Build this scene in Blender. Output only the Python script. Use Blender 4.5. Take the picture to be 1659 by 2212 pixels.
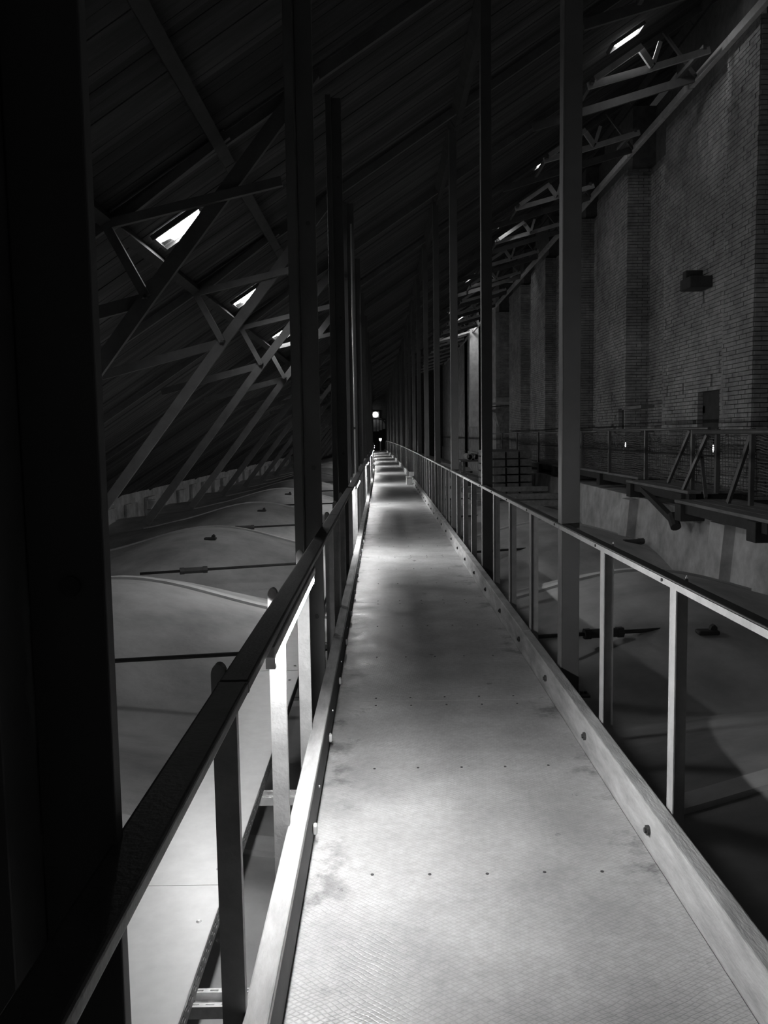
import bpy, math, random
from mathutils import Vector, Matrix
random.seed(7)
for o in list(bpy.data.objects): bpy.data.objects.remove(o)
scene = bpy.context.scene
COL = scene.collection
EYE = 1.65                      # eye height above the walkway; geometry below is written relative to the eye

# ------------------------------------------------------------------ camera
cam = bpy.data.cameras.new('camera'); camo = bpy.data.objects.new('camera', cam); COL.objects.link(camo)
cam.sensor_fit = 'VERTICAL'; cam.sensor_height = 36; cam.lens = 1800/2212*36
cam.clip_start = .02; cam.clip_end = 300
F = 1800.
fy = Vector(((824-829.5)/F, -(940-1106)/F, -1)).normalized()
a = math.radians(.87)
fx = Vector((math.cos(a), math.sin(a), 0)); fx = (fx - fx.dot(fy)*fy).normalized()
fz = fx.cross(fy)
# world axes seen from the camera are fx, fy, fz; invert for the camera's own axes
m = Matrix((fx, fy, fz))        # rows: world axes in camera space -> camera-to-world matrix
camo.matrix_world = Matrix.Translation((0, 0, 0)) @ m.to_4x4()
scene.camera = camo

# ------------------------------------------------------------------ world and exposure
w = bpy.data.worlds.new('world'); scene.world = w; w.use_nodes = True
w.node_tree.nodes['Background'].inputs[0].default_value = (1, 1, 1, 1)
w.node_tree.nodes['Background'].inputs[1].default_value = .02
vs = scene.view_settings
vs.view_transform = 'Standard'; vs.look = 'None'; vs.gamma = 1; vs.use_curve_mapping = False
vs.exposure = 0
TUBE = 180.; SKY = 34.; SKY_R = 20.; DOORLAMP = 5.

# ------------------------------------------------------------------ materials
def mat(name, g, rough=.7, metal=0, var=.25, scale=6, bump=.0, bscale=40, stretch=(1,1,1), extra=None):
    M = bpy.data.materials.new(name); M.use_nodes = True
    nt = M.node_tree; N = nt.nodes; L = nt.links; b = N['Principled BSDF']
    tc = N.new('ShaderNodeNewGeometry'); mp = N.new('ShaderNodeMapping'); mp.inputs['Scale'].default_value = stretch
    L.new(tc.outputs['Position'], mp.inputs['Vector'])
    n1 = N.new('ShaderNodeTexNoise'); n1.inputs['Scale'].default_value = scale; n1.inputs['Detail'].default_value = 6; n1.inputs['Roughness'].default_value = .62
    L.new(mp.outputs[0], n1.inputs['Vector'])
    r = N.new('ShaderNodeMapRange'); r.inputs['From Min'].default_value = .3; r.inputs['From Max'].default_value = .7
    r.inputs['To Min'].default_value = max(0, g*(1-var)); r.inputs['To Max'].default_value = g*(1+var)
    L.new(n1.outputs['Fac'], r.inputs['Value'])
    val = r.outputs[0]
    if extra: val = extra(nt, mp, val)
    L.new(val, b.inputs['Base Color'])
    b.inputs['Roughness'].default_value = rough; b.inputs['Metallic'].default_value = metal
    if bump:
        n2 = N.new('ShaderNodeTexNoise'); n2.inputs['Scale'].default_value = bscale; n2.inputs['Detail'].default_value = 4
        L.new(mp.outputs[0], n2.inputs['Vector'])
        bp = N.new('ShaderNodeBump'); bp.inputs['Strength'].default_value = bump; bp.inputs['Distance'].default_value = .01
        L.new(n2.outputs['Fac'], bp.inputs['Height']); L.new(bp.outputs[0], b.inputs['Normal'])
    return M
def emis(name, s):
    M = bpy.data.materials.new(name); M.use_nodes = True
    nt = M.node_tree; nt.nodes.remove(nt.nodes['Principled BSDF'])
    e = nt.nodes.new('ShaderNodeEmission'); e.inputs[1].default_value = s
    nt.links.new(e.outputs[0], nt.nodes['Material Output'].inputs['Surface'])
    return M
def mth(nt, op, a, b=None, c=None):
    n = nt.nodes.new('ShaderNodeMath'); n.operation = op
    for i, v in enumerate((a, b, c)):
        if v is None: continue
        if isinstance(v, (int, float)): n.inputs[i].default_value = v
        else: nt.links.new(v, n.inputs[i])
    return n.outputs[0]

def deck_material():
    M = bpy.data.materials.new('worn_mesh_plywood'); M.use_nodes = True
    nt = M.node_tree; N = nt.nodes; L = nt.links; b = N['Principled BSDF']
    g = N.new('ShaderNodeNewGeometry'); sp = N.new('ShaderNodeSeparateXYZ'); L.new(g.outputs['Position'], sp.inputs[0])
    x, y = sp.outputs[0], sp.outputs[1]
    wob = N.new('ShaderNodeTexNoise'); wob.inputs['Scale'].default_value = 9; L.new(g.outputs['Position'], wob.inputs['Vector'])
    y = mth(nt, 'MULTIPLY_ADD', wob.outputs['Fac'], .035, y)
    u = mth(nt, 'ADD', mth(nt, 'MULTIPLY', x, 36.), mth(nt, 'MULTIPLY', y, 44.))
    v = mth(nt, 'SUBTRACT', mth(nt, 'MULTIPLY', x, 30.), mth(nt, 'MULTIPLY', y, 52.))
    def ridge(t):
        f = mth(nt, 'ABSOLUTE', mth(nt, 'SUBTRACT', mth(nt, 'FRACT', t), .5))
        return mth(nt, 'SMOOTH_MIN', mth(nt, 'MULTIPLY', f, 5.), 1., .2)
    h = mth(nt, 'MINIMUM', ridge(u), ridge(v))
    def noise(s, d=6, r=.6):
        n = N.new('ShaderNodeTexNoise'); n.inputs['Scale'].default_value = s; n.inputs['Detail'].default_value = d; n.inputs['Roughness'].default_value = r
        L.new(g.outputs['Position'], n.inputs['Vector']); return n.outputs['Fac']
    def ramp(v, lo, hi, a, b_):
        r = N.new('ShaderNodeMapRange'); r.inputs[1].default_value = lo; r.inputs[2].default_value = hi; r.inputs[3].default_value = a; r.inputs[4].default_value = b_
        L.new(v, r.inputs[0]); return r.outputs[0]
    base = ramp(noise(2.2), .3, .7, .36, .58)
    fine = ramp(noise(30), .3, .7, .85, 1.12)
    stain = ramp(noise(2.7, 8, .7), .37, .47, .40, 1.)
    # patchy darker margin along both kerbs
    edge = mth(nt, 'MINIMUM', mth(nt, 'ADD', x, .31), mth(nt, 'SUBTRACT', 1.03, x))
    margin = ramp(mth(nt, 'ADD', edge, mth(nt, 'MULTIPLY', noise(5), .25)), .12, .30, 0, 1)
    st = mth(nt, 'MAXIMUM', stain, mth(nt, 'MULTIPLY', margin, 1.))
    mesh = ramp(h, .0, 1., .87, 1.04)
    c = mth(nt, 'MULTIPLY', mth(nt, 'MULTIPLY', base, fine), mth(nt, 'MULTIPLY', st, mesh))
    L.new(c, b.inputs['Base Color']); L.new(ramp(noise(4), .3, .7, .26, .48), b.inputs['Roughness'])
    bp = N.new('ShaderNodeBump'); bp.inputs['Strength'].default_value = .55; bp.inputs['Distance'].default_value = .0016
    L.new(mth(nt, 'ADD', h, mth(nt, 'MULTIPLY', noise(60), .8)), bp.inputs['Height']); L.new(bp.outputs[0], b.inputs['Normal'])
    return M

def board_shade(nt, mp, val):       # every roof board its own tone
    g = nt.nodes.new('ShaderNodeNewGeometry'); s = nt.nodes.new('ShaderNodeSeparateXYZ'); nt.links.new(g.outputs['Position'], s.inputs[0])
    k = mth(nt, 'FLOOR', mth(nt, 'DIVIDE', s.outputs[1], .2))
    wn = nt.nodes.new('ShaderNodeTexWhiteNoise'); wn.noise_dimensions = '1D'; nt.links.new(k, wn.inputs['W'])
    return mth(nt, 'MULTIPLY', val, mth(nt, 'MULTIPLY_ADD', wn.outputs['Value'], .9, .5))
def brick_shade(nt, mp, val):
    g = nt.nodes.new('ShaderNodeNewGeometry'); s = nt.nodes.new('ShaderNodeSeparateXYZ'); nt.links.new(g.outputs['Position'], s.inputs[0])
    k = mth(nt, 'FLOOR', mth(nt, 'DIVIDE', s.outputs[2], .08)); q = mth(nt, 'FLOOR', mth(nt, 'DIVIDE', mth(nt, 'ADD', s.outputs[1], s.outputs[0]), .27))
    cb = nt.nodes.new('ShaderNodeCombineXYZ'); nt.links.new(k, cb.inputs[0]); nt.links.new(q, cb.inputs[1])
    wn = nt.nodes.new('ShaderNodeTexWhiteNoise'); nt.links.new(cb.outputs[0], wn.inputs['Vector'])
    big = nt.nodes.new('ShaderNodeTexNoise'); big.inputs['Scale'].default_value = .7; big.inputs['Detail'].default_value = 7
    nt.links.new(mp.outputs[0], big.inputs['Vector'])
    t = mth(nt, 'MULTIPLY_ADD', big.outputs['Fac'], 1.5, .25)
    return mth(nt, 'MULTIPLY', mth(nt, 'MULTIPLY', val, t), mth(nt, 'MULTIPLY_ADD', wn.outputs['Value'], .22, .88))

M_deck = deck_material()
M_kerb = mat('worn_kerb_timber', .46, .7, var=.35, scale=3, bump=.4, bscale=25, stretch=(4, 1, 4))
M_joist = mat('dark_joist_timber', .12, .8)
M_rail = mat('dark_painted_rail', .16, .48, var=.2, scale=9, bump=.15, bscale=90)
M_post = mat('grey_painted_post', .42, .5, var=.18, scale=10, bump=.2, bscale=60)
M_col = mat('grey_painted_column', .10, .55, var=.15, scale=3)
M_col_lit = mat('lit_column_side', .2, .5)  # lamplight on the inner side put into a lighter column colour
M_sheet = mat('brushed_sheet_metal', .72, .32, .65, var=.06, scale=14)
M_galv = mat('galvanised_strut', .85, .3, .45, var=.1, scale=40)
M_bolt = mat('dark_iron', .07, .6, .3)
M_cap = mat('white_plastic_cap', .75, .4, var=.05)
M_vault = mat('mortar_washed_vault', .45, .85, var=.28, scale=1.3, bump=.35, bscale=14)
M_rib = mat('mortar_rib', .62, .85, var=.2, scale=2, bump=.3, bscale=20)
M_brick = mat('old_grey_brick', .35, .9, var=.3, scale=5, bump=.5, bscale=30, extra=brick_shade)
M_plast = mat('pale_rough_plaster', .5, .9, var=.35, scale=2.2, bump=.5, bscale=9)
M_mortar = mat('dark_mortar', .09, .95)
M_core = mat('old_lime_mortar', .16, .95)
M_purlin = mat('blackened_purlin', .05, .8)
M_board = mat('dusty_roof_board', .06, .85, var=.45, scale=1.6, bump=.3, bscale=20, stretch=(.6, 6, .6), extra=board_shade)
M_truss = mat('grey_timber_truss', .125, .7, var=.2, scale=4)
M_truss_lit = mat('lit_truss_timber', .5, .7, var=.2, scale=4)  # truss timber made lighter, skylight brightness put into its colour
M_scaff = mat('scaffold_tube', .17, .45, .5, var=.2)
M_net = mat('grey_safety_net', .14, .9)
M_plank = mat('dusty_plank', .22, .85, var=.3, scale=3, stretch=(3, .6, 3))
M_dark = mat('tarred_block_hole_shade', .045, .8)
M_cloth = mat('pale_cloth', .4, .9)
M_pier = mat('pale_pier', .75, .85, var=.25, scale=2)
M_house = mat('lamp_housing', .45, .4)
M_tube = emis('fluorescent_tube', TUBE)
M_sky = emis('daylight_pane', SKY)
M_sky_r = emis('dimmed_daylight_pane', SKY_R)  # right-row panes emit less, keeping the brick wall darker
M_blamp = emis('bulkhead_light', DOORLAMP)
M_spark = emis('lit_bulb', 4.)

# ------------------------------------------------------------------ mesh helpers
class MB:
    def __init__(s): s.v = []; s.f = []; s.sm = False
    def box(s, x0, x1, y0, y1, z0, z1):
        n = len(s.v)
        s.v += [(x, y, z) for z in (z0, z1) for y in (y0, y1) for x in (x0, x1)]
        s.f += [tuple(n+i for i in q) for q in ((0,2,3,1), (4,5,7,6), (0,1,5,4), (2,6,7,3), (0,4,6,2), (1,3,7,5))]
        return s
    def bar(s, p, q, w, h, up=(0, 0, 1)):
        p = Vector(p); q = Vector(q); d = (q-p).normalized(); u = Vector(up)
        if abs(d.dot(u)) > .98: u = Vector((0, 1, 0))
        a = d.cross(u).normalized()*w/2; b = a.cross(d).normalized()*h/2
        n = len(s.v)
        for c in (p, q):
            s.v += [tuple(c-a-b), tuple(c+a-b), tuple(c+a+b), tuple(c-a+b)]
        s.f += [tuple(n+i for i in t) for t in ((0,3,2,1), (4,5,6,7), (0,1,5,4), (1,2,6,5), (2,3,7,6), (3,0,4,7))]
        return s
    def cyl(s, p, q, r, k=12, r2=None):
        p = Vector(p); q = Vector(q); d = (q-p).normalized(); u = Vector((0, 0, 1))
        if abs(d.dot(u)) > .98: u = Vector((0, 1, 0))
        a = d.cross(u).normalized(); b = a.cross(d); n = len(s.v); r2 = r if r2 is None else r2
        for c, R in ((p, r), (q, r2)):
            for i in range(k):
                t = 2*math.pi*i/k; s.v.append(tuple(c+a*math.cos(t)*R+b*math.sin(t)*R))
        s.f += [(n+i, n+(i+1) % k, n+k+(i+1) % k, n+k+i) for i in range(k)]
        s.f += [tuple(n+i for i in reversed(range(k))), tuple(n+k+i for i in range(k))]
        return s
    def prism(s, pts, y0, y1):          # outline in x-z, extruded along y
        n = len(s.v); k = len(pts)
        s.v += [(x, y0, z) for x, z in pts]+[(x, y1, z) for x, z in pts]
        s.f += [tuple(n+i for i in range(k)), tuple(n+k+i for i in reversed(range(k)))]
        s.f += [(n+i, n+k+i, n+k+(i+1) % k, n+(i+1) % k) for i in range(k)]
        return s
    def data(s, name, m):
        me = bpy.data.meshes.new(name); me.from_pydata(s.v, [], s.f); me.materials.append(m)
        import bmesh
        bm = bmesh.new(); bm.from_mesh(me); bmesh.ops.recalc_face_normals(bm, faces=bm.faces); bm.to_mesh(me); bm.free()
        return me
    def build(s, name, m, parent=None, kind=None, bevel=0, smooth=False):
        me = s.data(name, m)
        if smooth:
            for p in me.polygons: p.use_smooth = len(p.vertices) == 4
        o = link(name, me, parent)
        if kind: o['kind'] = kind
        if bevel:
            b = o.modifiers.new('bevel', 'BEVEL'); b.width = bevel; b.segments = 2; b.limit_method = 'ANGLE'
        return o
def link(name, me, parent=None, loc=(0, 0, 0)):
    o = bpy.data.objects.new(name, me); COL.objects.link(o); o.location = loc
    if parent: o.parent = parent
    return o
def tag(o, label, cat, group=None):
    o['label'] = label; o['category'] = cat
    if group: o['group'] = group
    return o
def thing(name, label, cat, loc=(0, 0, 0), group=None):
    return tag(link(name, None, None, loc), label, cat, group)
def clone(root, loc, label=None):
    r = root.copy(); COL.objects.link(r); r.location = loc
    if label: r['label'] = label
    for ch in list(root.children):
        c = ch.copy(); COL.objects.link(c); c.parent = r
        for g in list(ch.children):
            d = g.copy(); COL.objects.link(d); d.parent = c
    return r
ORD = ['nearest', 'second', 'third', 'fourth', 'fifth', 'sixth', 'seventh', 'eighth', 'ninth', 'tenth', 'eleventh', 'twelfth',
       'thirteenth', 'fourteenth', 'fifteenth', 'sixteenth', 'seventeenth', 'eighteenth', 'nineteenth', 'twentieth', 'twenty-first', 'twenty-second']
PER = 4.12; YEND = 87.
def bend(y): return -.00019*max(0, y-25)**2
def follow(o, length=0):            # the walkway bends gently to the left beyond about 25 m
    y = o.location.y; o.location.x += bend(y)
    if length: o.rotation_euler.z = -(bend(y+length)-bend(y))/length
    return o

# ------------------------------------------------------------------ floor: the backs of the stone vaults
BAY = 6.3; YC = 10.6
def vz(x, y):
    c = abs(math.cos(math.pi*(y-YC)/BAY))
    ax = x-.15
    s = 3.7 if ax < 0 else 3.3
    hump = math.exp(-((abs(ax)-s)/1.9)**2)
    z = -2.50+.66*hump-.75*(1-c)*(.55+.45*hump)
    if x < -6: z -= .10*(-x-6)
    return z
fv = []; ff = []
xs = [-9.4+.2*i for i in range(81)]; ys = [-4+.21*i for i in range(445)]
for y in ys:
    for x in xs: fv.append((x, y, vz(x, y)))
nx = len(xs)
for j in range(len(ys)-1):
    for i in range(nx-1):
        ff.append((j*nx+i, j*nx+i+1, (j+1)*nx+i+1, (j+1)*nx+i))
me = bpy.data.meshes.new('floor'); me.from_pydata(fv, [], ff); me.materials.append(M_vault)
for p in me.polygons: p.use_smooth = True
floor = link('floor', me); floor['kind'] = 'structure'
for k in range(-1, 8):                     # raised mortar rib over the crest of every bay
    yc = YC+.45+BAY*k; v = []; f = []
    X = [-6.8+.3*i for i in range(40)]
    for x in X:
        for dy, dz in ((-.10, -.03), (-.10, .035), (.10, .035), (.10, -.03)): v.append((x, yc+dy, vz(x, yc+dy)+dz))
    for i in range(len(X)-1):
        for q in range(4): f.append((i*4+q, i*4+(q+1) % 4, (i+1)*4+(q+1) % 4, (i+1)*4+q))
    f += [(0, 1, 2, 3), tuple(len(v)-4+q for q in (3, 2, 1, 0))]
    me = bpy.data.meshes.new('vault_rib'); me.from_pydata(v, [], f); me.materials.append(M_rib)
    link('vault_rib', me, floor)

# ------------------------------------------------------------------ roof: one long pitch of boards
def rz(x): return 4.08+.65*x
SL = Vector((1, 0, .65)).normalized(); RN = Vector((-.65, 0, 1)).normalized()
ceiling = link('ceiling', None); ceiling['kind'] = 'structure'
def board_mb(y, w=.19):
    b = MB(); b.bar((-9.6, y, rz(-9.6)+.02), (7.6, y, rz(7.6)+.02), w, .025, up=tuple(RN)); return b
bd = board_mb(0).data('board', M_board)
rest = MB(); cnt = 0
y = -5.; k = 0
while y < 90:
    dz = (random.random()-.5)*.012
    if y > 4 and cnt < 300:
        link('board', bd, ceiling, (0, y, dz)); cnt += 1
    else:
        rest.bar((-9.6, y, rz(-9.6)+.02+dz), (7.6, y, rz(7.6)+.02+dz), .19, .025, up=tuple(RN))
    y += .2; k += 1
rest.build('board', M_board, ceiling, kind='stuff')
MB().bar((-9.6, 42, rz(-9.6)+.07), (7.6, 42, rz(7.6)+.07), 96, .03, up=tuple(RN)).build('underlay', M_mortar, ceiling)
for x, lab in ((-2.74, 'lower'), (-1.60, 'middle'), (1.2, 'upper'), (6.3, 'topmost')):
    p = thing('purlin', '%s long timber purlin running the whole length under the roof boards' % lab, 'beam', (0, 0, 0))
    for j in range(21):
        MB().bar((x, 1+4.07*j, rz(x)-.10), (x, 1+4.07*(j+1)-.02, rz(x)-.10), .12, .16, up=tuple(RN)).build('timber', M_purlin, p)

# ------------------------------------------------------------------ roof trusses
def truss_parts(t, y, full=True):
    def seg(n, p, q, w=.09, h=.12, yy=0, m=M_truss):
        MB().bar((p[0], yy, p[1]), (q[0], yy, q[1]), .06, h, up=(0, 0, 1)).build(n, m, t)
    A = (-2.34, 1.42)
    seg('strut', (-4.75, -1.70), A, h=.15)
    seg('strut', A, (-.62, rz(-.62)-.1), h=.15)
    seg('tie', A, (-4.35, .92), h=.13, yy=.07)
    seg('web', A, (-2.74, rz(-2.74)-.12), h=.09, yy=-.07)
    seg('brace', (-2.74, 2.12), (-.95, 2.52), h=.09, yy=-.07)
    seg('brace', (-2.74, 2.12), (-1.5, rz(-1.5)-.08), h=.09, yy=.07)
    seg('rafter', (-9.2, rz(-9.2)-.09), (7.1, rz(7.1)-.09), h=.11, yy=.14)
    B = (6.1, 6.72)
    seg('tie', B, (3.0, 5.85), h=.15)
    seg('web', B, (5.47, rz(5.47)-.1), h=.05, yy=-.07)
    W = (4.87, 6.39)                      # the web under the upper skylights, coloured as lit, hangs between two frames
    seg('tie', W, (3.75, 6.10), h=.12, yy=-1.26, m=M_truss_lit)
    seg('tie', W, (5.9, 6.68), h=.11, yy=-1.26, m=M_truss_lit)
    seg('web', W, (4.66, 6.68), h=.11, yy=-1.33, m=M_truss_lit)
    seg('brace', (4.66, 6.70), (3.85, 6.17), h=.10, yy=-1.40, m=M_truss_lit)
    seg('web', W, (5.0, 6.80), h=.07, yy=-1.33, m=M_truss_lit)
    for c, c0_ in ((A, 0), (B, 0), (W, -1.32)): MB().cyl((c[0], c0_-.12, c[1]), (c[0], c0_+.12, c[1]), .02, 8).build('bolt', M_bolt, t)
    MB().bar((3.8, -1.42, 6.14), (3.8, .1, 6.14), .06, .08).build('spacer', M_truss, t)
    MB().bar((5.8, -1.3, 6.72), (5.8, .1, 6.76), .06, .08).build('spacer', M_truss, t)
NT = 20
t0 = thing('roof_truss', 'x', 'roof truss', (0, 8.6, 0), 'trusses under the sloping roof')
truss_parts(t0, 0)
for k in range(NT):
    yy = 8.6+4.02*k if k else 8.6
    lab = '%s grey timber truss under the dark boarded roof' % ORD[k]
    if k == 0: t0['label'] = lab
    else: clone(t0, (0, yy, 0), lab)
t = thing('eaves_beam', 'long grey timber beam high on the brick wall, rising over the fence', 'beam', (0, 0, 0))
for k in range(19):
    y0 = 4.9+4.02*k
    MB().bar((6.15, y0+.03, 6.72), (6.15, y0+3.99, 6.72), .10, .15).build('timber', M_truss_lit, t, bevel=.008)

# ------------------------------------------------------------------ skylights
SK = [(-2.36, 10.25, .62, .52, 'lower roof slope, nearest and largest of the left row'), (-2.36, 15.2, .55, .50, 'lower roof slope above the bright truss joint'), (-2.36, 20.3, .5, .5, 'lower roof slope, half hidden by the wide left column'),
      (-2.36, 30.5, .4, .4, 'lower roof slope, furthest of the left row'),
      (4.42, 15.4, .62, .30, 'upper slope, nearest of the right row'), (4.10, 21.5, .40, .30, 'upper slope, second of the right row'), (3.85, 27, .22, .30, 'upper slope, third of the right row'),
      (3.85, 36., .5, .30, 'upper slope, fourth of the right row'), (3.85, 45., .5, .30, 'upper slope, fifth of the right row'), (5.3, 54.3, .9, .9, 'upper slope, furthest of the right row, added to light the pier')]  # last skylight is added to throw light on the far pier
for x, y, l, wy, lab in SK:
    t = thing('skylight', 'small bright skylight in the '+lab, 'skylight', (x, y, rz(x)-.03), 'skylights between the roof boards')
    d = SL*(l/2)
    fr = MB()
    for s in (-1, 1):
        c = Vector((0, s*(wy/2+.02), -.01)); fr.bar(tuple(c-d*1.05), tuple(c+d*1.05), .035, .06, up=tuple(RN))
        e = d*s*1.04; fr.bar(tuple(e+Vector((0, -wy/2-.03, -.01))), tuple(e+Vector((0, wy/2+.03, -.01))), .035, .06, up=tuple(RN))
    fr.build('frame', M_col, t)
    # glowing pane, its ragged outline shaped like overexposed daylight
    n = 7; vv = []; 
    out = [(-1, -.9), (-.35, -1), (.5, -.96), (1, -.7), (.86, .2), (1, .98), (.2, 1), (-.55, .9), (-.62, .3), (-1, .1)]
    for dz in (0, -.008):
        for a_, b_ in out: q = d*a_*.97; vv.append((q.x, b_*wy/2, q.z+dz))
    n = len(out)
    fc = [tuple(range(n)), tuple(reversed(range(n, 2*n)))]+[(i, n+i, n+(i+1) % n, (i+1) % n) for i in range(n)]
    me = bpy.data.meshes.new('pane'); me.from_pydata(vv, [], fc); me.materials.append(M_sky if x < 0 else M_sky_r); link('pane', me, t)

# ------------------------------------------------------------------ right-hand masonry wall
wall = link('wall_right', None); wall['kind'] = 'structure'
segs = [(-4, 6.0, 6.5), (6.0, 9.0, 6.8), (9.0, 11.2, 6.5), (11.2, 14.3, 6.8), (14.3, 15.6, 6.32), (15.6, 19.4, 6.5), (19.4, 22.3, 7.1), (22.3, 25.4, 6.5), (25.4, 27.3, 6.9), (27.3, 30.6, 6.5), (30.6, 33.2, 6.9),
        (33.2, 36.4, 6.5), (36.4, 39, 6.9), (39, 42.5, 6.5), (42.5, 47.5, 7.5), (47.5, 53, 6.5), (53, 55.5, 6.9), (55.5, 62, 6.5), (62, 65, 6.9), (65, 72, 6.5), (72, 75, 6.9), (75, 88.5, 6.5)]
WT = 8.4
core = MB()
for y0, y1, X in segs: core.box(X+.16, X+1.6, y0-.15 if X > 6.6 else y0+.16, y1+.15 if X > 6.6 else y1-.16, -2.9, WT)
core.build('wall_core', M_core, wall)
HOLES = [(17.0, 2.64, .07, .22), (19.2, 2.45, .07, .22), (18.05, .92, .09, .24), (16.5, 1.0, .09, .24), (19.05, .9, .07, .22), (24.8, .95, .07, .2), (23.6, .96, .07, .2), (24.7, 2.45, .07, .2), (24.0, 4.5, .08, .25),
         (26, 4.9, .1, .3), (23.3, 3.4, .07, .2), (16.65, .30, 1.1, .95), (22.65, .28, .55, .62), (17.15, .42, .12, .14), (17.35, .2, .2, .05), (17.2, .02, .16, .08), (23.25, .38, .18, .14), (23.5, .2, .2, .05), (23.3, .05, .2, .09), (34.5, 1.6, .07, .2), (35.0, .9, .07, .2), (28.5, .8, .07, .2)]
def cut(a0, a1, zz):                 # the stretch of a brick left over beside the putlog holes and niches
    out = [(a0, a1)]
    for hy, hz, wy, wz in HOLES:
        if abs(zz-hz) < wz/2+.01:
            nxt_ = []
            for p, q in out:
                lo_, hi_ = hy-wy/2, hy+wy/2
                if hi_ <= p or lo_ >= q: nxt_.append((p, q)); continue
                if p < lo_: nxt_.append((p, lo_))
                if q > hi_: nxt_.append((hi_, q))
            out = nxt_
    return out
BH, BL = .08, .27
near = []; rb = MB()
brick_me = {}
def brick(kind, c, z, X, ln, jit):
    # kind 0: face towards -x (stretcher along y);  kind 1: face towards -y (return wall, along x)
    if kind == 0: return (X-jit, X+.2, c-ln/2, c+ln/2, z, z+BH-.012)
    return (c-ln/2, c+ln/2, X-jit, X+.2, z, z+BH-.012)
for (y0, y1, X), nxt in zip(segs, segs[1:]+[None]):
    if y1 < 7 or y0 > 46: continue
    row = 0; z = -1.3
    while z < 6.75:
        c = y0+BL/2-(row % 2)*BL/2
        while c < y1+BL/2:
            a0 = max(c-BL/2+.006, y0); a1 = min(c+BL/2-.006, y1)
            jit = random.random()*.012
            for a0, a1 in cut(a0, a1, z+BH/2):
                if a1-a0 < .012: continue
                t = brick(0, (a0+a1)/2, z, X, a1-a0, jit)
                if 14.3 <= c < 17.4 and 1.5 < z < 5.2 and abs(a1-a0-BL+.012) < .001 and len(near) < 300: near.append(t)
                else: rb.box(*t)
            c += BL
        if nxt and nxt[2] < X:        # return facing the camera
            c = nxt[2]+BL/2-(row % 2)*BL/2
            while c < X+BL/2:
                a0 = max(c-BL/2+.006, nxt[2]+.02); a1 = min(c+BL/2-.006, X)
                if a1-a0 > .012: rb.box(*brick(1, (a0+a1)/2, z, y1, a1-a0, random.random()*.02))
                c += BL
        z += BH; row += 1
rb.build('brick', M_brick, wall, kind='stuff')
bme = MB().box(-.1, .1, -(BL-.012)/2, (BL-.012)/2, 0, BH-.012).data('brick', M_brick)
for t in near: link('brick', bme, wall, (t[0]+.1, (t[2]+t[3])/2, t[4]))
far = MB()
for (y0, y1, X), nxt in zip(segs, segs[1:]+[None]):
    if y0 >= 45 or y1 < 7: far.box(X, X+.2, y0, y1, -2.6, WT)
    if y0 >= 46 or y1 < 7:
        if nxt and nxt[2] < X: far.box(nxt[2], X+.2, y1, y1+.2, -2.6, WT)
far.build('plastered_bay', M_plast, wall)
for hy, hz, wy, wz in HOLES:              # painted shade: black backs set into the putlog holes and niches
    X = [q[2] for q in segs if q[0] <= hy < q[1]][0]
    MB().box(X+.10, X+.158, hy-wy/2+.002, hy+wy/2-.002, hz-wz/2, hz+wz/2).build('putlog_shade', M_dark, wall)
lo = MB()
for y0, y1, X in segs: lo.box(X-.12, X+.3, y0, y1, -2.9, -1.25)
lo.build('plinth', M_plast, wall)
# pale pier far down the wall
MB().box(5.95, 6.75, 56.0, 56.8, .45, 7.2).build('pier', M_pier, wall, bevel=.03)
# stone corbel and niche lintels
MB().box(6.05, 6.5, 16.55, 17.1, 2.78, 3.0).box(6.15, 6.5, 17.05, 17.25, 2.95, 3.2).build('corbel', M_dark, wall, bevel=.02)
MB().box(5.9, 7.4, 43.2, 46.9, 1.6, 1.85).build('lintel', M_plast, wall, bevel=.05)
MB().box(6.2, 6.52, 20.0, 21.6, .55, .62).box(6.2, 6.52, 20.0, 21.6, -.02, .05).build('shelf', M_plank, wall)

# ------------------------------------------------------------------ left eaves wall and end wall
wl = link('wall_left', None); wl['kind'] = 'structure'
MB().box(-9.8, -9.4, -4, 89, -3.9, -2.02).build('masonry', M_plast, wl)
sill = MB()
for k in range(30):
    y = 12+2.6*k; h = .5+.25*random.random()
    w_ = .7+.9*random.random()
    MB().box(-9.4, -9.2-.12*random.random(), y, y+w_, -3.75, -2.2-.2*random.random()).build('stone', M_plast, wl, bevel=.03)
we = link('wall_end', None); we['kind'] = 'structure'
e = MB(); e.box(-9.8, -1.75, 88.3, 88.8, -4, 9); e.box(.55, 8, 88.3, 88.8, -4, 9); e.box(-1.75, .55, 88.3, 88.8, 1.75, 9)
e.build('masonry', M_mortar, we)
dr = link('door_1', None); dr['kind'] = 'structure'
for k in range(6):                                # fan of vertical boards over the dark door
    x0 = -1.5+k*.33
    MB().box(x0, x0+.26, 88.2, 88.3, .35+.12*abs(k-2.5), 1.7-.05*abs(k-2.5)).build('board', M_plast, dr)
MB().box(-1.75, .55, 88.36, 88.5, -1.65, 1.75).build('door_leaf', M_dark, dr)
fr = MB()
N_ = 16
for i in range(N_):
    a0 = math.pi*i/N_; a1 = math.pi*(i+1)/N_
    fr.bar((-.6+1.15*math.cos(a0), 88.18, .75+1.1*math.sin(a0)), (-.6+1.15*math.cos(a1), 88.18, .75+1.1*math.sin(a1)), .2, .14)
fr.bar((.55, 88.18, -1.65), (.55, 88.18, .75), .14, .2).bar((-1.75, 88.18, -1.65), (-1.75, 88.18, .75), .14, .2)
fr.build('door_frame', M_bolt, dr)
t = thing('bulkhead_lamp', 'glowing bulkhead lamp above the arched door at the far end', 'lamp', (-.6, 88.15, 2.15))
MB().box(-.42, .42, -.12, .05, -.34, .34).build('housing', M_house, t, bevel=.08)
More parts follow.
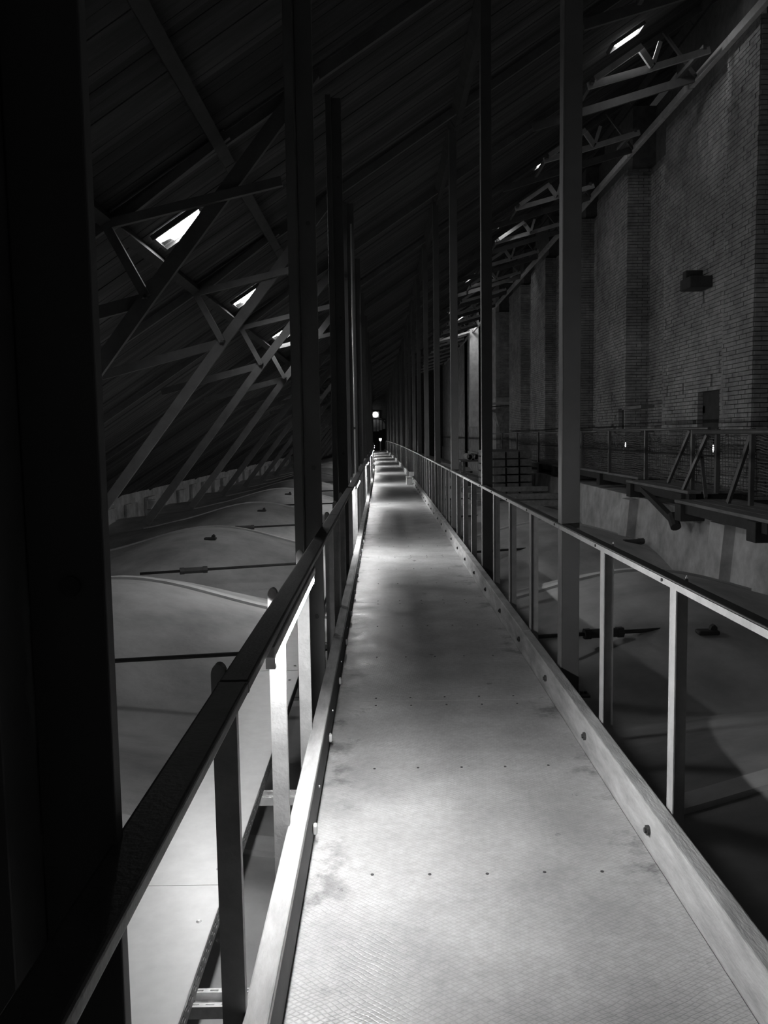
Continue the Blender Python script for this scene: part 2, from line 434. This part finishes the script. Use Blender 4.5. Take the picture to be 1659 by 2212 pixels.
MB().cyl((0, -.15, 0), (0, -.32, 0), .29, 20, .22).build('diffuser', M_blamp, t, smooth=True)
t = thing('post_lamp', 'small lit lamp on a pale post at the far end of the walkway', 'lamp', (-.12, 84.5, -1.65))
MB().cyl((0, 0, 0), (0, 0, 1.1), .06, 12).build('post', M_cap, t)
MB().cyl((0, 0, 1.1), (0, 0, 1.32), .10, 12, .13).build('globe', M_blamp, t, smooth=True)
MB().cyl((0, 0, 0), (0, 0, .06), .2, 14).build('foot', M_cap, t)
MB().box(-.1, .42, -1.2, .5, .0, .05).build('step', M_kerb, t)

# ------------------------------------------------------------------ walkway
wk = thing('walkway', 'long straight plywood walkway with timber kerbs over the vaults', 'walkway', (0, 0, -1.65))
DX0, DX1 = -.31, 1.03
PL = 3.09
pme = MB().box(DX0+.004, DX1-.004, 0, PL-.003, -.021, 0).data('panel', M_deck)
sme = MB().cyl((0, 0, -.004), (0, 0, .0025), .0065, 8).data('screw', M_bolt)
y = 1.97-2*PL; panels = []
k = 0
while y < 85:
    p = follow(link('panel', pme, wk, (0, y, random.uniform(-.0004, .0004))), PL); panels.append(p)
    if y < 16:
        for yy in (.06, 1.03, 2.04, 3.0):
            for i in range(5):
                link('screw', sme, p, (-.06+i*.2165, yy+random.uniform(-.006, .006), 0))
    y += PL; k += 1
jm = MB().box(DX0, DX1, -.05, .05, -.20, -.022).data('joist', M_joist)
for k in range(84): follow(link('joist', jm, wk, (0, .95+1.03*k, 0)))
KL = PER
for side, x0, x1 in (('l', -.38, -.31), ('r', 1.03, 1.10)):
    km = MB().box(x0, x1, .004, KL-.004, -.03, .173).data('kerb', M_kerb)
    for k in range(22):
        o = link('kerb', km, wk, (0, -2.2+KL*k+(0 if side == 'l' else .1), random.uniform(-.003, .003))); follow(o, KL)
        b = o.modifiers.new('b', 'BEVEL'); b.width = .006; b.segments = 2
    if side == 'l':
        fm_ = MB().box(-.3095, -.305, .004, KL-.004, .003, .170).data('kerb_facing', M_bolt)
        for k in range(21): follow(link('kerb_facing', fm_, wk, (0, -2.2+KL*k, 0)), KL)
        cm = MB().box(-.305, -.286, -.016, .016, .012, .055).data('cap', M_cap)
        nm = MB().cyl((-.305, 0, .09), (-.299, 0, .09), .006, 8).data('bolt', M_galv)
        for k in range(20):
            o = follow(link('cap', cm, wk, (0, 3.27+1.03*k, .02))); bv = o.modifiers.new('b', 'BEVEL'); bv.width = .008; bv.segments = 3
            link('bolt', nm, wk, (0, 3.6+1.03*k, .0))
    else:
        bm_ = MB().cyl((1.033, 0, .085), (1.018, 0, .085), .02, 10).cyl((1.018, 0, .085), (1.01, 0, .085), .011, 6).data('bolt', M_bolt)
        for k in range(24): link('bolt', bm_, wk, (0, 3.15+1.03*k, .0))
# edge girder under the kerbs
gm = [MB().box(x0, x0+.06, 0, KL-.01, -.30, -.032).data('girder', M_joist) for x0 in (-.375, 1.035)]
for k in range(21):
    for g in gm: follow(link('girder', g, wk, (0, -2.2+KL*k, 0)), KL)

# ------------------------------------------------------------------ railings
RT, RB_ = -.573, -.602
def railing(side):
    s = -1 if side == 'left' else 1
    r = thing('railing', ('dark handrail on grey posts along the left, carrying the lamps' if s < 0 else 'dark handrail with pale inner face on slim posts along the right'), 'railing', (0, 0, 0))
    xi, xo = (-.322, -.395) if s < 0 else (1.108, 1.165)
    # post: flat bar whose rounded top stands just outside the rail
    a_, b_ = (-.372, -.432) if s < 0 else (1.112, 1.178)
    d = .028 if s < 0 else .055
    gi = abs(b_-xo)-.001; hw = gi/2
    arc = [(b_-s*(hw-hw*math.cos(t_)), RT-.012+.026*math.sin(t_)) for t_ in (0, .35, .75, 1.2, 1.57, 2.0, 2.4, 2.8)]
    pts2 = [(a_, -1.72), (b_, -1.72)]+arc+[(b_-s*gi, RB_-.0), (b_-s*gi, RB_-.001), (a_, RB_-.001)]
    pb = MB().prism(pts2, 0 if s < 0 else d-.005, d)
    if s > 0: pb.box(a_-.003, a_+.002, -.012, d, -1.72, RB_-.001)   # angle section: inner flange towards the walkway
    pm = pb.data('post', M_post)
    n = 84
    for k in range(-4, n):
        y = 5.22+1.03*k-.03
        if s > 0 and k < -2: continue
        if k % 4 == 0: continue
        if side == 'left': y -= .08
        o = follow(link('post', pm, r, (0, y, 0)))
    hm = MB().box(min(xi, xo), max(xi, xo), 0, PER-.012, RB_, RT)
    hme = hm.data('handrail', M_rail)
    for k in range(-1, 20):
        o = link('handrail', hme, r, (0, (1.93 if s < 0 else 1.08)+PER*k, 0)); follow(o, PER)
        bv = o.modifiers.new('b', 'BEVEL'); bv.width = .007; bv.segments = 3
    if s > 0:                                    # pale inner flat of the right-hand rail
        fm = MB().box(xi-.004, xi-.0005, 0, PER-.02, RB_, RT-.004).data('face_strip', M_post)
        bm2 = MB().cyl((xi-.010, 0, (RT+RB_)/2), (xi-.004, 0, (RT+RB_)/2), .007, 8).data('bolt', M_bolt)
        for k in range(-1, 20):
            follow(link('face_strip', fm, r, (0, 1.084+PER*k, 0)), PER)
            for q in range(4): follow(link('bolt', bm2, r, (0, 1.20+PER*k+q*1.03, 0)))
    if s < 0:
        sl = MB().box(-.3955, -.3215, -.01, .01, RB_+.003, RT-.003).data('joint_sleeve', M_rail)
        for k in range(20): follow(link('joint_sleeve', sl, r, (0, 1.93+PER*k-.006, 0)))
    return r
railing('left'); railing('right')

# ------------------------------------------------------------------ tall columns
def column(side):
    s = -1 if side == 'left' else 1
    t = thing('steel_column', 'x', 'column', (0, 0, 0), 'tall columns along the %s of the walkway' % side)
    if s < 0:
        top = rz(-.5)-.12
        MB().box(-.49, -.384, .10, .13, -2.9, top).build('shaft', M_col, t, bevel=.003)
        MB().box(-.548, -.492, .0, .13, -2.9, top).build('flange', M_col, t, bevel=.004)
        for z in (-1.15, -.2, 1.3, 2.8): MB().cyl((-.43, .092, z), (-.43, .10, z), .014, 10).build('bolt', M_bolt, t)
        MB().box(-.60, -.385, -.05, .21, -2.5, -2.42).build('base_plate', M_bolt, t)
    else:
        top = rz(1.17)-.12
        MB().box(1.127, 1.238, .004, .09, -2.9, top).build('shaft', M_col, t, bevel=.003)
        MB().box(1.120, 1.1265, 0, .094, -2.9, top).build('flange', M_col_lit, t)  # lighter strip stands for lamplight along the inner side
        MB().box(1.11, 1.30, -.05, .17, -1.68, -1.665).build('base_plate', M_col, t)
        for x in (1.255, 1.28): MB().cyl((x, .0, -1.665), (x, .0, -1.65), .01, 8).build('bolt', M_bolt, t)
    return t
for side in ('left', 'right'):
    c0 = column(side)
    for k in range(21):
        y = 1.035+PER*k if side == 'left' else 5.20+PER*(k)
        if y > 86: break
        if k < 12: lab = '%s tall dark column along the %s edge of the walkway' % (ORD[k], side)
        else: lab = 'distant thin column near the far end of the walkway, %s side' % side
        if k == 0: c0.location = (0, y, 0); c0['label'] = lab
        else: follow(clone(c0, (0, y, 0), lab))
# conduit pipe clipped beside a left column
t = thing('conduit', 'thin pale vertical conduit beside the fourth column on the left', 'pipe', (-.415, 13.0, -2.9))
MB().cyl((0, 0, 0), (0, 0, 6.1), .014, 8).build('pipe', M_galv, t, smooth=True)
MB().box(-.02, .02, -.02, .02, 3.0, 3.03).build('clip', M_bolt, t)

# ------------------------------------------------------------------ tube lamps under the left handrail
def lamp():
    t = thing('tube_lamp', 'x', 'lamp', (-.335, 0, RB_-.001), 'tube lamps under the left handrail')
    MB().box(-.045, .018, -.74, .74, -.038, 0).build('housing', M_house, t, bevel=.006)
    e = MB()
    for s in (-1, 1): e.box(-.014, .014, s*.70-.012, s*.70+.012, -.075, -.03)
    e.build('end_cap', M_cap, t)
    MB().cyl((0, -.69, -.056), (0, .69, -.056), .0165, 14).build('tube', M_tube, t, smooth=True)
    return t
l0 = lamp()
for k in range(10):
    y = 3.10+8.24*k
    lab = '%s glowing tube lamp fixed under the left handrail' % ORD[k]
    if k == 0: l0.location.y = y; l0['label'] = lab
    else: follow(clone(l0, (-.335, y-.7, RB_-.001), lab), 1.4).location.y += .7

# ------------------------------------------------------------------ cable tray outside the left railing
tr = thing('cable_tray', 'wide sheet-metal cable tray with screwed lids outside the left railing', 'cable tray', (0, 0, -1.75))
TX0, TX1 = -1.06, -.64
lme = MB().box(TX0-.004, TX1+.004, 0, 2.995, -.003, 0).box(TX1+.001, TX1+.004, 0, 2.995, -.014, 0).data('lid', M_sheet)
scm = MB().cyl((0, 0, 0), (0, 0, .006), .011, 10, .006).data('screw', M_galv)
for k in range(-1, 26):
    l = follow(link('lid', lme, tr, (0, 3.13+3*k, .001*(k % 2))), 3)
    if k < 5:
        for x, yy in ((TX0+.05, .12), (TX1-.05, .12), (TX0+.05, 2.75), (TX1-.05, 2.75)): link('screw', scm, l, (x, yy, 0))
def perforated(length, rows, pitch, slot, z_or_x, plane, x):
    # strip built as bands; rows = list of (lo, hi, offset or None): solid or slotted bands
    b = MB(); T = .0015
    for lo, hi, off in rows:
        if off is None: b.box(x-T, x+T, 0, length, lo, hi); continue
        y = -off
        while y < length:
            a0 = max(0, y); a1 = min(length, y+pitch-slot)
            if a1 > a0: b.box(x-T, x+T, a0, a1, lo, hi)
            y += pitch
    return b
side = perforated(6, [(-.075, -.056, None), (-.056, -.049, .0), (-.049, -.034, None), (-.034, -.027, .025), (-.027, -.003, None)], .05, .026, 0, 0, TX1)
sm = side.data('side_rail', M_joist)
lm_ = MB().box(TX1-.006, TX1-.004, 0, 5.99, -.060, -.020).data('slot_light_strip', M_cap)  # added white strip, standing for light seen through the slots
for k in range(4): link('slot_light_strip', lm_, tr, (0, -1+6*k, 0))
for k in range(13): follow(link('side_rail', sm, tr, (0, -1+6*k, 0)), 6); follow(link('side_rail', sm, tr, (TX0-TX1, -1+6*k, 0)), 6)
tb_ = MB().box(TX0, TX1, 0, 5.99, -.078, -.075).data('bottom', M_galv)
for k in range(13): follow(link('bottom', tb_, tr, (0, -1+6*k, 0)), 6)
# slotted support struts between tray and walkway
def strut():
    b = MB(); T = .0015; L0, L1 = -1.12, -.385
    def band(y0, y1, z0, z1, slots):
        if not slots: b.box(L0, L1, y0, y1, z0, z1); return
        x = L0
        while x < L1:
            b.box(x, min(x+.022, L1), y0, y1, z0, z1); x += .05
    for s in (-1, 1):                              # two top flanges with slots
        band(s*.035-.010, s*.035-.004, 0, .002, 0); band(s*.035-.004, s*.035+.004, 0, .002, 1); band(s*.035+.004, s*.035+.010, 0, .002, 0)
    band(-.02, -.006, -.04, -.038, 0); band(-.006, .006, -.04, -.038, 1); band(.006, .02, -.04, -.038, 0)
    b.box(L0, L1, -.046, -.044, -.04, .002); b.box(L0, L1, .044, .046, -.04, .002); b.box(L0, L1, -.046, -.02, -.04, -.038); b.box(L0, L1, .02, .046, -.04, -.038)
    return b.data('support_strut', M_galv)
stm = strut()
for k in range(16): link('support_strut', stm, tr, (0, 2.58+1.56*k, -.082))

# ------------------------------------------------------------------ tie rods across the vaults
RODS = [((-3.9, 7.75), (4.9, 9.2), (2.35, )), ((-3.9, 13.2), (5.0, 16.2), (-3.1, 4.9)), ((-4.2, 19.5), (5.8, 23.0), (-3.3, )), ((-4.2, 25.9), (5.0, 28.3), ()), ((-4.2, 32.2), (5, 34.6), ()), ((-4.2, 38.5), (5, 40.9), ()), ((-4.2, 44.8), (5, 47.2), ())]
for i, (p, q, tb) in enumerate(RODS):
    o = Vector((p[0], p[1], -2.15)); e_ = Vector((q[0], q[1], -2.15))
    t = thing('tie_rod', '%s dark iron tie rod stretched across the vaults beneath the walkway' % ORD[i], 'tie rod', tuple(o), 'iron tie rods')
    d = e_-o
    MB().cyl((0, 0, 0), tuple(d), .022, 8).build('rod', M_bolt, t, smooth=True)
    for x in tb:
        c = d*((x-p[0])/d.x); u = d.normalized()
        b = MB().cyl(tuple(c-u*.17), tuple(c+u*.17), .05, 10).cyl(tuple(c-u*.22), tuple(c-u*.15), .06, 6).cyl(tuple(c+u*.15), tuple(c+u*.22), .06, 6)
        b.build('turnbuckle', M_bolt, t)
    MB().cyl(tuple(d), tuple(d+d.normalized()*.12), .06, 8).build('anchor', M_bolt, t)
LUG = [(-3.45, 9.15, 'first vault hump, left of the railing'), (-3.3, 15.9, 'second vault hump on the left'), (-3.2, 22.1, 'third vault hump on the left'), (-3.2, 28.4, 'fourth vault hump on the left'), (3.45, 8.7, 'vault hump at the right, below the tie rod')]
for x, y, lab in LUG:
    t = thing('iron_lug', 'small black iron lug fixed on the '+lab, 'bracket', (x, y, vz(x, y)-.01), 'iron lugs on the vaults')
    MB().box(-.13, .10, -.07, .07, 0, .05).build('plate', M_dark, t, bevel=.02)
    MB().prism([(.0, .04), (.08, .04), (.08, .08), (.05, .11), (.02, .09)], -.03, .03).build('eye', M_dark, t)

# ------------------------------------------------------------------ scaffold platform and netted fence on the right
pf = thing('scaffold_platform', 'low plank platform on dark blocks along the brick wall', 'platform', (0, 0, -1.0))
secs = [(10.6, 14.15, 4.95, -.16), (13.9, 17.6, 5.15, -.02), (17.4, 23.4, 5.35, .04), (23.2, 31, 5.35, .0)]
for y0, y1, x0, dz in secs:
    for i in range(4):
        MB().box(x0+.26*i, x0+.26*i+.235, y0+random.uniform(0, .15), y1-random.uniform(0, .15), dz-.05, dz).build('plank', M_plank, pf, bevel=.006)
    MB().box(x0+.02, x0+.14, y0+.1, y1-.1, dz-.2, dz-.055).build('bearer', M_dark, pf)
    n = max(2, int((y1-y0)/1.9))
    for i in range(n):
        y = y0+.4+i*(y1-y0-.8)/max(1, n-1)
        MB().box(x0-.06, x0+.98, y-.14, y+.14, dz-.33, dz-.052).build('block', M_dark, pf, bevel=.01)
# masonry bench under the platform
bench = MB(); bench.prism([(5.15, -3.0), (5.3, -1.36), (6.45, -1.34), (6.45, -3.0)], 5, 31)
t = link('trim_1', bench.data('trim_1', M_plast)); t['kind'] = 'structure'
pl = MB()
for y in (12.4, 17.2, 22.6, 28.9): pl.prism([(4.98, -3.0), (5.12, -1.42), (5.3, -1.4), (5.3, -3.0)], y, y+.55)
pl.build('pilaster', M_plast, t)
fe = thing('safety_fence', 'scaffold-tube fence hung with netting in front of the brick wall', 'fence', (5.35, 12, -1.0))
FX = 5.35
def fpt(x, y, z): return (x-FX, y-12, z+1.0)
for p, q, r in (((5.30, 8.0, -.03), (5.30, 14.2, -.03), .04), ((5.33, 13.6, .03), (5.36, 21.2, .03), .028), ((5.36, 20.8, .01), (5.4, 30, -.02), .028), ((5.4, 29.8, -.02), (5.45, 42, -.02), .03)):
    MB().cyl(fpt(*p), fpt(*q), r, 10).build('rail', M_scaff, fe, smooth=True)
MB().cyl(fpt(5.36, 13.4, -.42), fpt(5.42, 33, -.42), .016, 8).build('rail', M_dark, fe)
for y, zb in ((10.4, -1.1), (12.05, -1.1), (13.3, -1.0), (14.35, -1.02), (16.9, -.98), (19.6, -.96), (22.3, -.96), (25.2, -1.0), (28.5, -1.0), (33, -1.3), (37, -1.3)):
    MB().box(*[c for pr in zip(fpt(FX-.03, y-.035, zb), fpt(FX+.03, y+.035, .02)) for c in pr]).build('post', M_truss if y in (12.05, 13.3) else M_scaff, fe)
for p, q in (((5.2, 14.55, -1.2), (5.36, 13.75, -.08)), ((5.3, 15.4, -.95), (5.36, 14.5, .0)), ((5.28, 13.55, -1.1), (5.4, 14.1, -.4)), ((5.25, 12.6, -1.1), (5.36, 12.1, -.05))):
    MB().bar(fpt(*p), fpt(*q), .05, .06).build('brace', M_scaff, fe)
net = MB()
def sag(y, k):
    sp = 1.0; u = ((y-8)/sp) % 1
    return -.085*4*u*(1-u)*math.exp(-k*.13)
strands = 20
for k in range(strands):
    y = 8.2; pts = []
    while y < 33:
        pts.append((5.41+.02*math.sin(y*3+k*.2), y, -.03-k*.046+sag(y, k)+.008*math.sin(y*7+k))); y += .22
    for a_, b_ in zip(pts, pts[1:]): net.bar(fpt(*a_), fpt(*b_), .006, .012)
y = 8.2
while y < 33:
    net.bar(fpt(5.41, y, -.03+sag(y, 0)), fpt(5.43, y, -.95), .006, .006); y += .11
net.build('net', M_net, fe, kind='stuff')
# dark strut and its hook reaching down from the platform
t = thing('raking_strut', 'dark slanting strut from the platform down onto the masonry', 'strut', (5.3, 17.0, -1.1))
b = MB().bar((-.05, 0, .0), (-.35, -2.9, -.42), .10, .10); b.build('bar', M_dark, t)
MB().cyl((-.36, -2.85, -.34), (-.36, -3.05, -.52), .09, 10).build('shoe', M_dark, t)
for y, lab in ((14.15, 'nearer'), (19.25, 'farther')):
    t = thing('lead_lamp', '%s tiny bright bulb hanging behind the fence netting' % lab, 'bulb', (5.62, y, -.15), 'bulbs behind the netting')
    MB().cyl((0, 0, 0), (0, 0, -.10), .012, 8).build('socket', M_dark, t)
    MB().cyl((0, 0, -.10), (0, 0, -.18), .008, 10, .013).cyl((0, 0, -.18), (0, 0, -.22), .013, 10, .005).build('bulb', M_spark, t, smooth=True)
    MB().cyl((0, 0, 0), (-.25, 0, .12), .005, 6).build('cable', M_dark, t)

# ------------------------------------------------------------------ loose things beside the walkway
for i, (x0, x1, y, z, r, lab) in enumerate([(2.6, 5.0, 22.8, -1.93, .11, 'lowest'), (2.4, 5.1, 22.9, -1.74, .10, 'middle'), (2.2, 4.6, 23.1, -1.55, .09, 'topmost')]):
    t = thing('timber_baulk', 'long squared timber lying across the vaults at the right, %s of three' % lab, 'timber', (x0, y, z))
    MB().box(0, x1-x0, -r, r, -r*.8, r*.8).build('beam', M_plank, t, bevel=.02)
for x in (2.9, 4.3):
    t = thing('timber_bearer', 'dark bearer %s under the stacked timbers on the right' % ('nearer the walkway' if x < 3 else 'nearer the wall'), 'timber', (x, 22.65, -2.3))
    MB().box(-.1, .1, 0, .8, -.25, .26).build('beam', M_dark, t, bevel=.01)
for i, (x, y) in enumerate(((2.95, 21.0), (3.43, 21.05), (3.91, 20.95), (4.39, 21.0))):
    t = thing('stone_block', '%s of four dark blocks in a row behind the stacked timbers' % ['leftmost', 'second from left', 'third from left', 'rightmost'][i], 'block', (x, y+8.8, -1.98))
    MB().box(0, .40, 0, .5, 0, .30).build('block', M_dark, t, bevel=.02)
    MB().box(-.01, .41, -.01, .51, .30, .33).build('top', M_plank, t, bevel=.005)
t = thing('plank_pile', 'pile of grey planks with stepped ends beyond the timbers on the right', 'plank pile', (3.35, 25.0, -1.95))
for r_ in range(6):
    for i in range(3): MB().box(i*.42, i*.42+.36, .12*i+.02*r_, 4+.1*i, r_*.24+.0, r_*.24+.2).build('plank', M_plank, t, bevel=.01)
for i in range(3):
    t = thing('pipe_roll', '%s of three pale pipe ends beside the pile of planks' % ['left', 'middle', 'right'][i], 'pipe', (3.8+.28*i, 36., -1.0))
    p = MB(); K = 16
    for j in range(K):
        a0 = 2*math.pi*j/K; a1 = 2*math.pi*(j+1)/K
        p.bar((.125*math.cos(a0), .75, .125*math.sin(a0)), (.125*math.cos(a1), .75, .125*math.sin(a1)), 1.5, .03, up=(math.cos((a0+a1)/2), 0, math.sin((a0+a1)/2)))
    p.build('tube', M_cap if 0 else M_cloth, t)
t = thing('pipe_table', 'low dark trestle carrying the pale pipe ends', 'trestle', (3.4, 35.9, -2.2))
MB().box(0, 1.6, 0, 2.0, 1.0, 1.06).build('top', M_plank, t)
for x in (.1, 1.4):
    for y in (.1, 1.8): MB().box(x, x+.1, y, y+.1, -.5, 1.0).build('leg', M_plank, t)
t = thing('hanging_cloth', 'pale crumpled cloth hanging in the arched opening of the brick wall', 'cloth', (6.0, 43.4, 1.2))
cv = [(-.42, 0, 0), (.2, .1, .1), (.62, 0, .12), (.3, -.15, -.2), (.1, -.05, -.9), (-.25, .1, -.3), (-.1, -.18, -.15)]
cf = [(0, 6, 1), (1, 3, 2), (1, 6, 3), (0, 5, 6), (6, 4, 3), (5, 4, 6)]
cv += [(x, y+.03, z) for x, y, z in cv]; cf += [tuple(i+7 for i in reversed(f)) for f in cf]
me = bpy.data.meshes.new('cloth'); me.from_pydata(cv, [], cf); me.materials.append(M_cloth); link('cloth', me, t)
MB().bar((-.6, .1, .15), (.8, .1, .25), .04, .04).build('rod', M_dark, t)
for (x, y, z, w_, h_, lab) in ((.90, 27.6, -1.648, .19, .22, 'grey-fronted wooden block on the right edge of the walkway'), (1.06, 29.6, -1.470, .2, .12, 'dark block with a pale top on the right kerb, behind another block')):
    t = thing('wooden_block', lab, 'block', (x, y, z))
    MB().box(-w_/2, w_/2, 0, .5, 0, h_).build('body', M_plast, t, bevel=.01)
    MB().box(-w_/2-.008, w_/2+.008, -.01, .51, h_, h_+.03).build('top', M_kerb, t, bevel=.004)
t = thing('metal_canister', 'shiny upright metal canister against the low left wall', 'canister', (-8.75, 31.5, vz(-8.75, 31.5)))
MB().cyl((0, 0, 0), (0, 0, .62), .17, 24).build('body', M_galv, t, smooth=True)
MB().cyl((0, 0, .62), (0, 0, .66), .175, 24, .14).build('lid', M_galv, t, smooth=True)
MB().cyl((0, 0, .28), (0, 0, .30), .178, 24).build('band', M_bolt, t)

# ------------------------------------------------------------------ lift everything so that the walkway is at height 0
for o in list(bpy.data.objects):
    if o.parent is None: o.location.z += EYE
